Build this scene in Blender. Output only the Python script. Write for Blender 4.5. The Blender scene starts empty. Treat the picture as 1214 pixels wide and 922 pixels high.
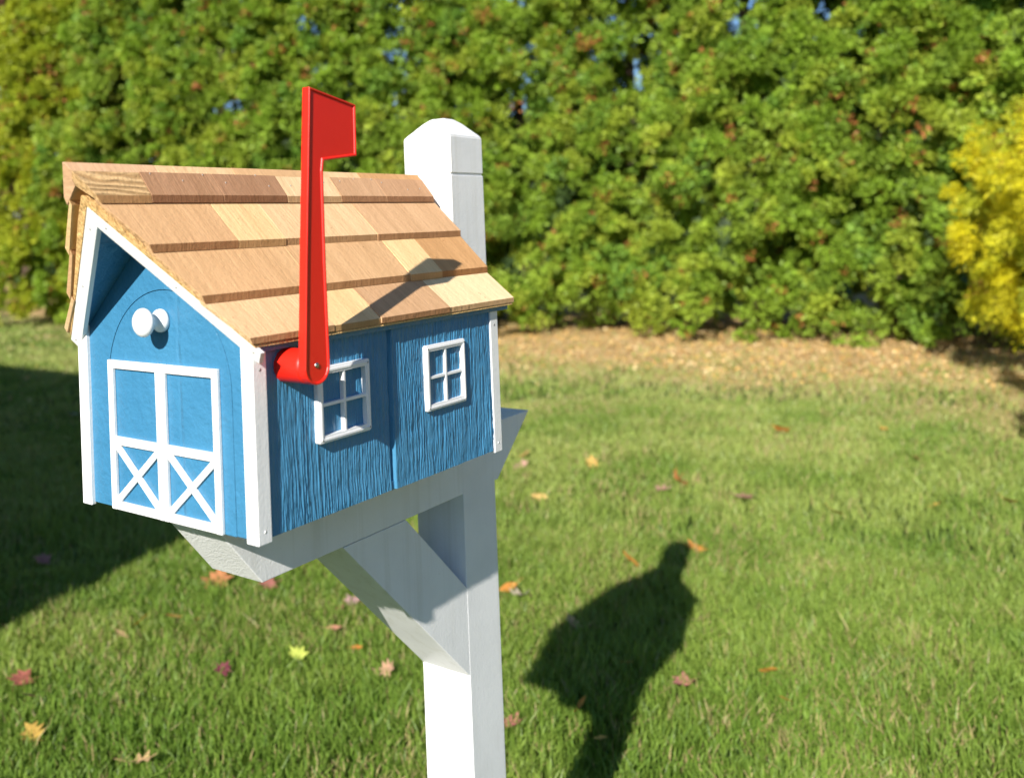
import bpy, bmesh, math, random
import numpy as np
from mathutils import Vector, Matrix, noise

random.seed(7)
rng = np.random.default_rng(11)
scene = bpy.context.scene
COL = scene.collection
S = 1.16667          # mailbox drawing units -> metres
G0 = 1.05            # height of the mailbox floor above the lawn


def P(x, y, z):
    return Vector((x * S, y * S, z * S + G0))


# ------------------------------------------------------------------ scene graph helpers
def tag(o, label=None, cat=None, group=None, kind=None):
    if label: o['label'] = label
    if cat: o['category'] = cat
    if group: o['group'] = group
    if kind: o['kind'] = kind
    return o


def empty(name, loc, label, cat, group=None):
    o = bpy.data.objects.new(name, None)
    o.empty_display_size = 0.1
    COL.objects.link(o)
    o.location = loc
    return tag(o, label, cat, group)


ROOTLOC = {}


def abs_loc(o):
    v = Vector((0, 0, 0))
    while o is not None:
        v = v + Vector(o.location)
        o = o.parent
    return v


def link_mesh(name, me, parent=None, loc=None):
    o = bpy.data.objects.new(name, me)
    COL.objects.link(o)
    if parent is not None:
        o.parent = parent
    if loc is not None:
        o.location = loc
    return o


class MB:
    """collects solids given in mailbox units; builds ONE mesh object"""
    def __init__(self):
        self.v = []; self.f = []; self.m = []; self.tc = []; self.tint = []; self.sm = []

    def add_bm(self, bm, fn=None, mat=0, tint=(1, 1, 1), tcoff=(0, 0, 0), smooth=False):
        bm.verts.ensure_lookup_table()
        b = len(self.v)
        for v in bm.verts:
            c = v.co
            self.tc.append((c.x + tcoff[0], c.y + tcoff[1], c.z + tcoff[2]))
            self.tint.append(tint)
            q = fn(c.x, c.y, c.z) if fn else (c.x, c.y, c.z)
            self.v.append(P(*q))
        for f in bm.faces:
            self.f.append([b + v.index for v in f.verts])
            self.m.append(mat); self.sm.append(smooth)
        bm.free()

    def poly(self, verts, faces, bevel=0, seg=2, **k):
        bm = bmesh.new()
        vs = [bm.verts.new(v) for v in verts]
        for f in faces:
            bm.faces.new([vs[i] for i in f])
        bmesh.ops.recalc_face_normals(bm, faces=bm.faces)
        if bevel:
            es = [e for e in bm.edges if e.calc_face_angle(0) > 0.25]
            bmesh.ops.bevel(bm, geom=es, offset=bevel, segments=seg, affect='EDGES', profile=0.6)
        bm.verts.index_update()
        self.add_bm(bm, **k)

    def box(self, x0, x1, y0, y1, z0, z1, bevel=0.0008, **k):
        self.hexa([(x0, y0, z0), (x1, y0, z0), (x1, y1, z0), (x0, y1, z0),
                   (x0, y0, z1), (x1, y0, z1), (x1, y1, z1), (x0, y1, z1)], bevel, **k)

    def hexa(self, p, bevel=0.0008, **k):
        self.poly(p, [(0, 1, 2, 3), (4, 5, 6, 7), (0, 1, 5, 4), (1, 2, 6, 5), (2, 3, 7, 6), (3, 0, 4, 7)], bevel, **k)

    def prism(self, pts, axis, a, b, bevel=0.0008, seg=2, **k):
        n = len(pts)
        def mk(p, t):
            if axis == 'x': return (t, p[0], p[1])
            if axis == 'y': return (p[0], t, p[1])
            return (p[0], p[1], t)
        v = [mk(p, a) for p in pts] + [mk(p, b) for p in pts]
        f = [tuple(range(n)), tuple(range(n, 2 * n))] + [(i, (i + 1) % n, (i + 1) % n + n, i + n) for i in range(n)]
        self.poly(v, f, bevel, seg, **k)

    def lathe(self, prof, centre, axis='y', n=32, **k):
        """prof: list of (t along axis, r)"""
        bm = bmesh.new(); rings = []
        for t, r in prof:
            ring = []
            for i in range(n):
                a = 2 * math.pi * i / n
                c, s = math.cos(a) * r, math.sin(a) * r
                if axis == 'y': q = (centre[0] + c, centre[1] + t, centre[2] + s)
                elif axis == 'x': q = (centre[0] + t, centre[1] + c, centre[2] + s)
                else: q = (centre[0] + c, centre[1] + s, centre[2] + t)
                ring.append(bm.verts.new(q))
            rings.append(ring)
        for a, b in zip(rings, rings[1:]):
            for i in range(n):
                bm.faces.new((a[i], a[(i + 1) % n], b[(i + 1) % n], b[i]))
        bm.faces.new(rings[0]); bm.faces.new(rings[-1])
        bmesh.ops.recalc_face_normals(bm, faces=bm.faces)
        bm.verts.index_update()
        k.setdefault('smooth', True)
        self.add_bm(bm, **k)

    def build(self, name, mats, parent):
        org = abs_loc(parent) if parent is not None else Vector((0, 0, 0))
        me = bpy.data.meshes.new(name)
        me.from_pydata([v - org for v in self.v], [], self.f)
        if not isinstance(mats, (list, tuple)): mats = [mats]
        for m in mats: me.materials.append(m)
        me.polygons.foreach_set('material_index', self.m)
        me.polygons.foreach_set('use_smooth', self.sm)
        a = me.attributes.new('tc', 'FLOAT_VECTOR', 'POINT')
        a.data.foreach_set('vector', np.array(self.tc, dtype=np.float32).ravel())
        c = me.color_attributes.new('tint', 'FLOAT_COLOR', 'POINT')
        c.data.foreach_set('color', np.array([(*t, 1) for t in self.tint], dtype=np.float32).ravel())
        me.update()
        return link_mesh(name, me, parent)


def np_mesh(name, verts, quads, cols, mat, smooth=False):
    me = bpy.data.meshes.new(name)
    nv, nq = len(verts), len(quads)
    me.vertices.add(nv); me.loops.add(nq * 4); me.polygons.add(nq)
    me.vertices.foreach_set('co', np.ascontiguousarray(verts, dtype=np.float32).ravel())
    me.loops.foreach_set('vertex_index', np.ascontiguousarray(quads, dtype=np.int32).ravel())
    me.polygons.foreach_set('loop_start', np.arange(0, nq * 4, 4, dtype=np.int32))
    me.polygons.foreach_set('use_smooth', np.full(nq, smooth))
    if cols is not None:
        c = me.color_attributes.new('tint', 'FLOAT_COLOR', 'POINT')
        cc = np.ones((nv, 4), dtype=np.float32); cc[:, :3] = cols
        c.data.foreach_set('color', cc.ravel())
    me.materials.append(mat)
    me.update(calc_edges=True)
    return me


# ------------------------------------------------------------------ materials
class NT:
    def __init__(self, name):
        self.m = bpy.data.materials.new(name); self.m.use_nodes = True
        self.t = self.m.node_tree; self.t.nodes.clear()
        self.out = self.n('ShaderNodeOutputMaterial')

    def n(self, typ, **kw):
        nd = self.t.nodes.new(typ)
        for k, v in kw.items():
            if hasattr(nd, k): setattr(nd, k, v)
            else: nd.inputs[k.replace('_', ' ')].default_value = v
        return nd

    def l(self, a, b): self.t.links.new(a, b)

    def noise(self, vec, scale, detail=3, rough=0.55, dist=0.0):
        nd = self.n('ShaderNodeTexNoise')
        nd.inputs['Scale'].default_value = scale; nd.inputs['Detail'].default_value = detail
        nd.inputs['Roughness'].default_value = rough; nd.inputs['Distortion'].default_value = dist
        if vec is not None: self.l(vec, nd.inputs['Vector'])
        return nd

    def mapping(self, vec, scale=(1, 1, 1), rot=(0, 0, 0)):
        nd = self.n('ShaderNodeMapping'); nd.inputs['Scale'].default_value = scale
        nd.inputs['Rotation'].default_value = rot
        self.l(vec, nd.inputs['Vector']); return nd.outputs['Vector']

    def ramp(self, fac, stops):
        nd = self.n('ShaderNodeValToRGB'); e = nd.color_ramp.elements
        while len(e) < len(stops): e.new(0.5)
        for el, (p, c) in zip(e, stops):
            el.position = p; el.color = (*c, 1) if len(c) == 3 else c
        self.l(fac, nd.inputs['Fac']); return nd.outputs['Color']

    def mix(self, a, b, fac, mode='MIX'):
        nd = self.n('ShaderNodeMix', data_type='RGBA', blend_type=mode)
        for sock, val in ((nd.inputs[0], fac), (nd.inputs[6], a), (nd.inputs[7], b)):
            if isinstance(val, bpy.types.NodeSocket): self.l(val, sock)
            elif isinstance(val, (int, float)): sock.default_value = val
            else: sock.default_value = (*val, 1)
        return nd.outputs[2]

    def math(self, op, a, b=0.0, c=None):
        nd = self.n('ShaderNodeMath', operation=op)
        for i, v in enumerate((a, b, c)):
            if v is None: continue
            if isinstance(v, bpy.types.NodeSocket): self.l(v, nd.inputs[i])
            else: nd.inputs[i].default_value = v
        return nd.outputs[0]

    def bump(self, h, strength, dist):
        nd = self.n('ShaderNodeBump'); nd.inputs['Strength'].default_value = strength
        nd.inputs['Distance'].default_value = dist
        self.l(h, nd.inputs['Height']); return nd.outputs['Normal']

    def principled(self, col, rough=0.5, normal=None, spec=0.5, coat=0.0, metal=0.0):
        b = self.n('ShaderNodeBsdfPrincipled')
        if isinstance(col, bpy.types.NodeSocket): self.l(col, b.inputs['Base Color'])
        else: b.inputs['Base Color'].default_value = (*col, 1)
        if isinstance(rough, bpy.types.NodeSocket): self.l(rough, b.inputs['Roughness'])
        else: b.inputs['Roughness'].default_value = rough
        b.inputs['Specular IOR Level'].default_value = spec
        b.inputs['Coat Weight'].default_value = coat; b.inputs['Coat Roughness'].default_value = 0.15
        b.inputs['Metallic'].default_value = metal
        if normal is not None: self.l(normal, b.inputs['Normal'])
        self.l(b.outputs[0], self.out.inputs['Surface'])
        return b


def obj_coord(t):
    return t.n('ShaderNodeTexCoord').outputs['Object']


def attr(t, name):
    return t.n('ShaderNodeAttribute', attribute_name=name)


def mat_white(name='white_paint', base=(0.80, 0.80, 0.79), bump=0.15, fs=260, streak=False):
    t = NT(name); oc = obj_coord(t)
    n1 = t.noise(oc, 14, 4); n2 = t.noise(t.mapping(oc, (1, 1, 0.12)), 420, 3)
    n3 = t.noise(oc, fs, 2)
    col = t.ramp(n1.outputs[0], [(0.3, tuple(c * 0.93 for c in base)), (0.6, base)])
    sp = t.ramp(n3.outputs[0], [(0.72, (1, 1, 1)), (0.80, (0.82, 0.80, 0.77))])
    col = t.mix(col, sp, 1.0, 'MULTIPLY')
    if streak:      # faint run marks and scuffs on the post
        st = t.noise(t.mapping(oc, (1, 1, 0.04)), 55, 4)
        col = t.mix(col, t.ramp(st.outputs[0], [(0.50, (1, 1, 1)), (0.72, (0.90, 0.89, 0.86))]), 1.0, 'MULTIPLY')
        sc = t.noise(oc, 28, 5, 0.7)
        col = t.mix(col, t.ramp(sc.outputs[0], [(0.66, (1, 1, 1)), (0.74, (0.80, 0.79, 0.75))]), 0.7, 'MULTIPLY')
    h = t.math('ADD', t.math('MULTIPLY', n2.outputs[0], 0.5), n3.outputs[0])
    t.principled(col, 0.42, t.bump(h, bump, 0.002), spec=0.4)
    return t.m


def mat_blue(name='blue_paint', grain=False):
    t = NT(name); oc = obj_coord(t)
    n1 = t.noise(oc, 9, 4); n2 = t.noise(oc, 180, 3)
    col = t.ramp(n1.outputs[0], [(0.3, (0.038, 0.172, 0.315)), (0.7, (0.050, 0.202, 0.355))])
    dark = t.ramp(n2.outputs[0], [(0.70, (1, 1, 1)), (0.80, (0.85, 0.87, 0.9))])
    col = t.mix(col, dark, 1.0, 'MULTIPLY')
    if grain:
        col = t.mix(col, (1.18, 1.14, 1.12), 1.0, 'MULTIPLY')
        n3 = t.noise(t.mapping(oc, (1, 1, 0.10)), 500, 3)
        h = t.math('ADD', n3.outputs[0], t.math('MULTIPLY', n2.outputs[0], 0.6))
        t.principled(col, 0.40, t.bump(h, 0.35, 0.0022), spec=0.45)
    else:
        # brushed paint over a filled joint in the boards
        sx = t.n('ShaderNodeSeparateXYZ'); t.l(attr(t, 'tc').outputs['Vector'], sx.inputs[0])
        wob = t.noise(oc, 60, 3)
        d = t.math('ABSOLUTE', t.math('SUBTRACT', t.math('ADD', sx.outputs[0], t.math('MULTIPLY', wob.outputs[0], 0.006)), 0.160))
        line = t.math('SMOOTH_MIN', t.math('DIVIDE', d, 0.0032), 1.0, 0.2)
        h = t.math('ADD', t.math('MULTIPLY', n2.outputs[0], 0.35), t.math('MULTIPLY', line, t.math('ADD', wob.outputs[0], -0.1)))
        n4 = t.noise(t.mapping(oc, (1, 1, 0.3)), 40, 3)
        h = t.math('ADD', h, t.math('MULTIPLY', n4.outputs[0], 0.5))
        t.principled(col, 0.36, t.bump(h, 0.9, 0.0026), spec=0.5)
    return t.m


def mat_cedar(name='cedar_wood', mul=(1, 1, 1)):
    t = NT(name)
    tc = attr(t, 'tc').outputs['Vector']; tint = t.mix(attr(t, 'tint').outputs['Color'], mul, 1.0, 'MULTIPLY')
    # grain runs along the slope (tc.x)
    g = t.noise(t.mapping(tc, (0.04, 1, 0.04)), 520, 4, 0.6)
    g2 = t.noise(t.mapping(tc, (0.08, 1, 0.08)), 70, 3, 0.5, 0.2)
    spk = t.noise(t.mapping(tc, (1, 1, 1)), 150, 2)
    col = t.mix(tint, t.ramp(g.outputs[0], [(0.25, (0.91, 0.88, 0.84)), (0.65, (1.03, 1.03, 1.02))]), 1.0, 'MULTIPLY')
    col = t.mix(col, t.ramp(g2.outputs[0], [(0.3, (0.91, 0.88, 0.84)), (0.6, (1.04, 1.03, 1.02))]), 1.0, 'MULTIPLY')
    col = t.mix(col, t.ramp(spk.outputs[0], [(0.73, (1, 1, 1)), (0.80, (0.5, 0.4, 0.33))]), 1.0, 'MULTIPLY')
    h = t.math('ADD', t.math('MULTIPLY', g.outputs[0], 0.7), spk.outputs[0])
    t.principled(col, 0.75, t.bump(h, 0.4, 0.002), spec=0.2)
    return t.m


def mat_cedar_rough():
    """rough sawn shingle: wavy raised rings; and hackly end grain"""
    t = NT('rough_sawn_cedar')
    tc = attr(t, 'tc').outputs['Vector']; tint = attr(t, 'tint').outputs['Color']
    w = t.n('ShaderNodeTexWave', wave_type='BANDS', bands_direction='X')
    w.inputs['Scale'].default_value = 75; w.inputs['Distortion'].default_value = 9
    w.inputs['Detail'].default_value = 2; w.inputs['Detail Scale'].default_value = 0.6
    t.l(t.mapping(tc, (0.8, 0.30, 0.8), (0, 0, 0.2)), w.inputs['Vector'])
    g = t.noise(tc, 260, 3)
    col = t.mix(tint, t.ramp(w.outputs[1], [(0.1, (0.62, 0.54, 0.46)), (0.6, (1.1, 1.08, 1.05))]), 0.8, 'MULTIPLY')
    h = t.math('ADD', w.outputs[1], t.math('MULTIPLY', g.outputs[0], 0.5))
    t.principled(col, 0.8, t.bump(h, 0.8, 0.003), spec=0.2)
    return t.m


def mat_endgrain():
    t = NT('sawn_cedar_edge')
    tc = attr(t, 'tc').outputs['Vector']; tint = attr(t, 'tint').outputs['Color']
    g = t.noise(t.mapping(tc, (1, 1, 0.3)), 330, 3, 0.6)
    g2 = t.noise(tc, 60, 2)
    col = t.mix(tint, t.ramp(g.outputs[0], [(0.32, (0.70, 0.62, 0.52)), (0.58, (1.08, 1.06, 1.03))]), 0.9, 'MULTIPLY')
    h = t.math('ADD', g.outputs[0], g2.outputs[0])
    t.principled(col, 0.85, t.bump(h, 0.8, 0.003), spec=0.15)
    return t.m


def mat_plain(name, col, rough=0.5, coat=0, metal=0, bump=0, bscale=200, var=0.06):
    t = NT(name); oc = obj_coord(t)
    n = t.noise(oc, bscale, 3)
    c = t.ramp(t.noise(oc, 12, 3).outputs[0], [(0.3, tuple(x * (1 - var) for x in col)), (0.7, tuple(x * (1 + var) for x in col))])
    t.principled(c, rough, t.bump(n.outputs[0], bump, 0.001) if bump else None, coat=coat, metal=metal)
    return t.m


def mat_leaf(name, trans=0.35, rough=0.5, spec=0.25, gain=1.0):
    t = NT(name)
    c = attr(t, 'tint').outputs['Color']
    b = t.principled(c, rough, spec=spec)
    tr = t.n('ShaderNodeBsdfTranslucent')
    tcol = t.mix(c, (1.15, 1.1, 0.6), 1.0, 'MULTIPLY')
    t.l(tcol, tr.inputs['Color'])
    mx = t.n('ShaderNodeMixShader'); mx.inputs[0].default_value = trans
    t.l(b.outputs[0], mx.inputs[1]); t.l(tr.outputs[0], mx.inputs[2])
    t.l(mx.outputs[0], t.out.inputs['Surface'])
    return t.m


M_WHITE = mat_white()
M_STUCCO = mat_white('rough_white_end_grain', bump=0.6, fs=360)
M_POST = mat_white('white_post_paint', (0.80, 0.80, 0.80), 0.16, 260, True)
M_BLUE = mat_blue()
M_BLUEG = mat_blue('blue_siding_paint', True)
M_CEDAR = mat_cedar(); M_BUTT = mat_cedar('cedar_end_grain', (0.62, 0.52, 0.45)); M_CEDARR = mat_cedar_rough(); M_END = mat_endgrain()
M_RED = mat_plain('red_plastic', (0.72, 0.016, 0.006), 0.42, coat=0.05, bump=0.15, bscale=700, var=0.03)
M_PLASTIC = mat_plain('white_plastic', (0.80, 0.80, 0.80), 0.3, coat=0.1, var=0.02)
M_METAL = mat_plain('zinc_screw', (0.45, 0.45, 0.43), 0.35, metal=1.0)
M_NAIL = mat_plain('nail_head', (0.33, 0.31, 0.29), 0.6)
M_NEEDLE = mat_leaf('arborvitae_leaf', 0.30)
M_GOLD = mat_leaf('golden_foliage', 0.35)
M_RUST = mat_leaf('autumn_foliage', 0.3)
M_GRASS = mat_leaf('grass_blade', 0.35, 0.45, 0.35)
M_FALLEN = mat_leaf('dry_leaf', 0.25, 0.6, 0.25)
M_LITTER = mat_leaf('dry_litter', 0.1, 0.8, 0.1)
M_BARK = mat_plain('bark', (0.10, 0.065, 0.045), 0.9, bump=0.8, bscale=30, var=0.3)

# ------------------------------------------------------------------ mailbox geometry
W, L = 0.26, 0.3967
c0 = W / 2
e_, He = 0.0105, 0.1752
CA, SA, SL = 0.6575, 0.7534, 0.2137
Pw, yp = 0.0762, 0.4818
PX0, PX1, PY0, PY1 = c0 - Pw / 2, c0 + Pw / 2, yp - Pw / 2, yp + Pw / 2


# ---- roof : deck at about 43 degrees, shingles building up towards the ridge; the front end is cut on a forward leaning plane
def zD(x): return 0.2988 - 0.9345 * abs(x - c0)
def ztop(x, off=0): return zD(x) - 0.0100
def yS(z): return -0.0085 - 0.53 * (z - 0.1787)
def yR(z): return yS(z) + 0.0014
YB = L + 0.0275


box_root = empty('barn_mailbox', P(c0, L / 2, 0.0),
                 'country blue wooden barn mailbox with cedar shingle roof on the white post arm', 'mailbox')

# floor, back
b = MB(); b.box(0.005, W - 0.005, 0.016, L - 0.008, 0.0006, 0.010); b.build('floor_board', M_BLUE, box_root)
TH = 0.0040      # thickness of the applied white trim
OFFD = -0.0140   # underside of the roof deck
# front panel round the arched door
R_ARC, XC, ZC = 0.0900, 0.1372, 0.1285
gap = 0.0008


def arch(r, n=36):
    return [(XC + r * math.cos(a), ZC + r * math.sin(a)) for a in [math.pi * i / n for i in range(n + 1)]]


zb_ = 0.0015
panel = [(0.002, zb_), (0.002, ztop(0.002, OFFD + .001)), (c0, ztop(c0, OFFD + .001)), (W - 0.002, ztop(W - 0.002, OFFD + .001)),
         (W - 0.002, zb_), (XC + R_ARC + gap, zb_)] + arch(R_ARC + gap) + [(XC - R_ARC - gap, zb_)]
b = MB(); b.prism(panel, 'y', TH, TH + 0.012, 0)
fp = b.build('front_panel', M_BLUE, box_root)
b = MB(); b.prism([(XC + R_ARC, zb_ - .001)] + arch(R_ARC) + [(XC - R_ARC, zb_ - .001)], 'y', TH - 0.0001, TH + 0.011, 0.0006)
door = b.build('door', M_BLUE, box_root)
door['label'] = 'arched drop-down door with a white knob and crossbuck trim'
# back panel
b = MB(); b.prism([(0.002, zb_), (0.002, ztop(0.002, OFFD + .001)), (c0, ztop(c0, OFFD + .001)), (W - 0.002, ztop(W - 0.002, OFFD + .001)), (W - 0.002, zb_)],
                  'y', L - TH - 0.012, L - TH, 0)
b.build('back_panel', M_BLUE, box_root)


# door trim: two barn door leaves with crossbucks
def bar(b, x0, z0, x1, z1, w, y, ext=0.0):
    d = Vector((x1 - x0, z1 - z0)); ln = d.length; d.normalize(); n = Vector((-d.y, d.x)) * (w / 2)
    a = Vector((x0, z0)) - d * ext; c = Vector((x1, z1)) + d * ext
    b.prism([tuple(a - n), tuple(c - n), tuple(c + n), tuple(a + n)], 'y', y, TH - 0.0003, 0.0006)


nail_pts = []
for lx0, lx1 in ((0.0495, 0.1309), (0.1314, 0.2128)):
    b = MB()
    w = 0.0082; zt_, z0_, zm = 0.1487, 0.0007, 0.0690
    wl = w if lx0 < 0.1 else 0.0068; wr = w if lx0 > 0.1 else 0.0068
    b.box(lx0, lx0 + wl, 0, TH - 0.0002, z0_, zt_, 0.0007)
    b.box(lx1 - wr, lx1, 0, TH - 0.0002, z0_, zt_, 0.0007)
    ix0, ix1 = lx0 + wl + .0001, lx1 - wr - .0001
    b.box(ix0, ix1, 0.0003, TH - 0.0002, zt_ - w, zt_ - .0001, 0.0007)
    b.box(ix0, ix1, 0.0003, TH - 0.0002, zm - w / 2, zm + w / 2, 0.0007)
    b.box(ix0, ix1, 0.0003, TH - 0.0002, z0_ + .0001, z0_ + w, 0.0007)
    bar(b, ix0 + .001, zm - w / 2 - .001, ix1 - .001, z0_ + w + .001, 0.0066, 0.0007, 0.001)
    bar(b, ix0 + .001, z0_ + w + .001, ix1 - .001, zm - w / 2 - .001, 0.0066, 0.0010, 0.001)
    for x, z in ((lx0 + wl * .5, zt_ - .004), (lx1 - wr * .5, zt_ - .004), (lx0 + wl * .5, zm), (lx1 - wr * .5, zm - .001),
                 (lx0 + wl * .5, z0_ + .006), (lx1 - wr * .5, z0_ + .006)):
        b.lathe([(0.0002, 0.0008), (-0.00015, 0.0008)], (x, 0, z), 'y', 8, mat=1)
    b.build('barn_door_trim', [M_WHITE, M_NAIL], door)
# knob
b = MB()
b.lathe([(0.0035, 0.0108), (0.0015, 0.0112), (-0.001, 0.0108), (-0.0035, 0.0088), (-0.006, 0.0066), (-0.009, 0.0062), (-0.0115, 0.0072),
         (-0.0135, 0.0105), (-0.0155, 0.0128), (-0.018, 0.0137), (-0.0205, 0.0131), (-0.0228, 0.0110), (-0.0243, 0.0075), (-0.0250, 0.003)],
        (0.1345, 0, 0.1900), 'y', 40)
b.build('knob', M_PLASTIC, door)


# side walls : rough sawn siding with real relief
def siding(sgn, name):
    ny, nz = 640, 120
    y0, y1, z0, z1 = 0.006, L - 0.006, 0.0012, ztop(0, OFFD) - 0.0005
    V = np.zeros(((ny + 1) * (nz + 1), 3)); i = 0
    seam = 0.1925
    for a in range(ny + 1):
        y = y0 + (y1 - y0) * a / ny
        for k in range(nz + 1):
            z = z0 + (z1 - z0) * k / nz
            second = y > seam
            off = 17.3 if second else 0.0
            wx = noise.noise((y * 26 + off, z * 9, 3.1)) * 0.0036 + noise.noise((y * 90, z * 60, 7.7 + off)) * 0.0009
            q = y + wx
            r1 = 1 - abs(noise.noise((q * 330 + off, z * 9, 1.0)))            # sharp ridges
            r2 = 1 - abs(noise.noise((q * 640 + off, z * 40, 5.0)))
            n3 = noise.noise((q * 1100, z * 80, 9.0))
            amp = 0.55 + 0.75 * max(0, noise.noise((y * 16 + off, z * 9, 21.0)) + 0.35)
            knot = noise.noise((y * 60 + off, z * 60, 41.0))
            h = 0.00115 * amp * (r1 ** 4) + 0.00065 * amp * (r2 ** 2) + 0.00030 * n3 + 0.0005 * knot
            h -= 0.0011
            if second: h += 0.0020
            d = y - seam
            if abs(d) < 0.0026: h -= 0.0060 * (1 - abs(d) / 0.0026) ** 0.5
            x = (W - TH) + h
            V[i] = P(x if sgn > 0 else W - x, y, z); i += 1
    org = abs_loc(box_root); V -= np.array(org)
    a = np.arange(ny)[:, None] * (nz + 1) + np.arange(nz)[None, :]
    q = np.stack([a, a + (nz + 1), a + (nz + 2), a + 1], -1).reshape(-1, 4)
    if sgn < 0: q = q[:, ::-1]
    me = np_mesh(name, V, q, None, M_BLUEG, True)
    return link_mesh(name, me, box_root)


siding(1, 'side_wall')
siding(-1, 'side_wall')


# corner trims: L shaped, sloping tops
def corner(sx, front):
    xo = W if sx > 0 else 0.0
    dx = -1 if sx > 0 else 1
    yo, dy = (0.0, 1) if front else (L, -1)
    wf, ws, t = 0.0155, 0.0158, TH + 0.0012
    pts = [(xo, yo), (xo, yo + dy * ws), (xo + dx * t, yo + dy * ws), (xo + dx * t, yo + dy * t), (xo + dx * wf, yo + dy * t), (xo + dx * wf, yo)]
    b = MB(); n = 6; zb = -0.0012
    v = [(p[0], p[1], zb) for p in pts] + [(p[0], p[1], ztop(p[0], OFFD - 0.0005)) for p in pts]
    f = [tuple(range(n)), tuple(range(n, 2 * n))] + [(i, (i + 1) % n, (i + 1) % n + n, i + n) for i in range(n)]
    b.poly(v, f, 0.0006)
    for z in (0.014, 0.085, 0.152):
        b.lathe([(0.0002 * dy, 0.0009), (-0.00015 * dy, 0.0009)], (xo + dx * 0.0048, yo, z + random.uniform(-.004, .004)), 'y', 8, mat=1)
    for z in (0.012, 0.150):
        b.lathe([(0.0002 * dx, 0.0016), (-0.00015 * dx, 0.0016)], (xo, yo + dy * 0.008, z + random.uniform(-.003, .003)), 'x', 10, mat=1 if z > .1 else 0)
    return b.build('corner_trim', [M_WHITE, M_NAIL], box_root)


for sx in (1, -1):
    for fr in (True, False):
        corner(sx, fr)


# windows on the flag side
def window(y0, y1, z0, z1):
    t0, t1 = W - TH - 0.0005, W + 0.0022
    fw = 0.0068
    b = MB()
    # outer frame: rounded outer rectangle ring in two steps
    def ring(ya, yb, za, zb, w, xa, xb, rad):
        n = 5
        def rr(y0, y1, z0, z1, r):
            pts = []
            for cy, cz, a0 in ((y1 - r, z0 + r, -90), (y1 - r, z1 - r, 0), (y0 + r, z1 - r, 90), (y0 + r, z0 + r, 180)):
                for i in range(n + 1):
                    a = math.radians(a0 + 90 * i / n); pts.append((cy + r * math.cos(a), cz + r * math.sin(a)))
            return pts
        o = rr(ya, yb, za, zb, rad); inn = rr(ya + w, yb - w, za + w, zb - w, 0.0003)
        o2 = rr(ya + .0007, yb - .0007, za + .0007, zb - .0007, rad)
        N = len(o)
        v = [(xa, *p) for p in o] + [(xb - .0007, *p) for p in o] + [(xb, *p) for p in o2] + [(xb, *p) for p in inn] + [(xa, *p) for p in inn]
        f = []
        for k in range(4):
            for i in range(N):
                j = (i + 1) % N
                f.append((k * N + i, k * N + j, (k + 1) * N + j, (k + 1) * N + i))
        for i in range(N):
            j = (i + 1) % N
            f.append((4 * N + i, 4 * N + j, j, i))
        b.poly(v, f, 0)
    ring(y0, y1, z0, z1, fw, t0, t1 - 0.0008, 0.0024)
    ring(y0 + .0018, y1 - .0018, z0 + .0018, z1 - .0018, 0.0026, t0, t1, 0.0016)
    ym, zm = (y0 + y1) / 2, (z0 + z1) / 2
    for y, z in ((y0 + .0036, z0 + .0036), (y1 - .0036, z0 + .0036), (y1 - .0036, z1 - .0036), (y0 + .0036, z1 - .0036)):
        b.lathe([(-0.0002, 0.0009), (0.0003, 0.0009)], (t1, y, z), 'x', 8, mat=1)
    w = b.build('window', [M_PLASTIC, M_NAIL], box_root)
    b = MB()
    b.box(t0 + .0002, t1 - .0012, ym - .0016, ym + .0016, z0 + fw - .0005, z1 - fw + .0005, 0.0005)
    b.box(t0 + .0004, t1 - .0015, y0 + fw - .0005, y1 - fw + .0005, zm - .0016, zm + .0016, 0.0005)
    b.build('glazing_bars', M_PLASTIC, w)
    return w


window(0.0791, 0.1548, 0.0703, 0.1412)['label'] = 'white four-pane window half shaded by the red flag'
window(0.2483, 0.3240, 0.0703, 0.1412)['label'] = 'white four-pane window in full sun at the rear'

# ---- roof
roof = None


def prof(b, pts, yfn, yback, sgn, bevel=0.0004, jog=0.0, **k):
    """extrude an x-z profile (right hand side) from the slanted front cut to the back"""
    n = len(pts)
    v = [(x, yfn(z), z) for x, z in pts] + [(x, yback, z) for x, z in pts]
    f = [tuple(range(n)), tuple(range(n, 2 * n))] + [(i, (i + 1) % n, (i + 1) % n + n, i + n) for i in range(n)]
    b.poly(v, f, bevel, fn=(lambda x, y, z: (c0 + sgn * (x - c0), y, z)), **k)


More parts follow.
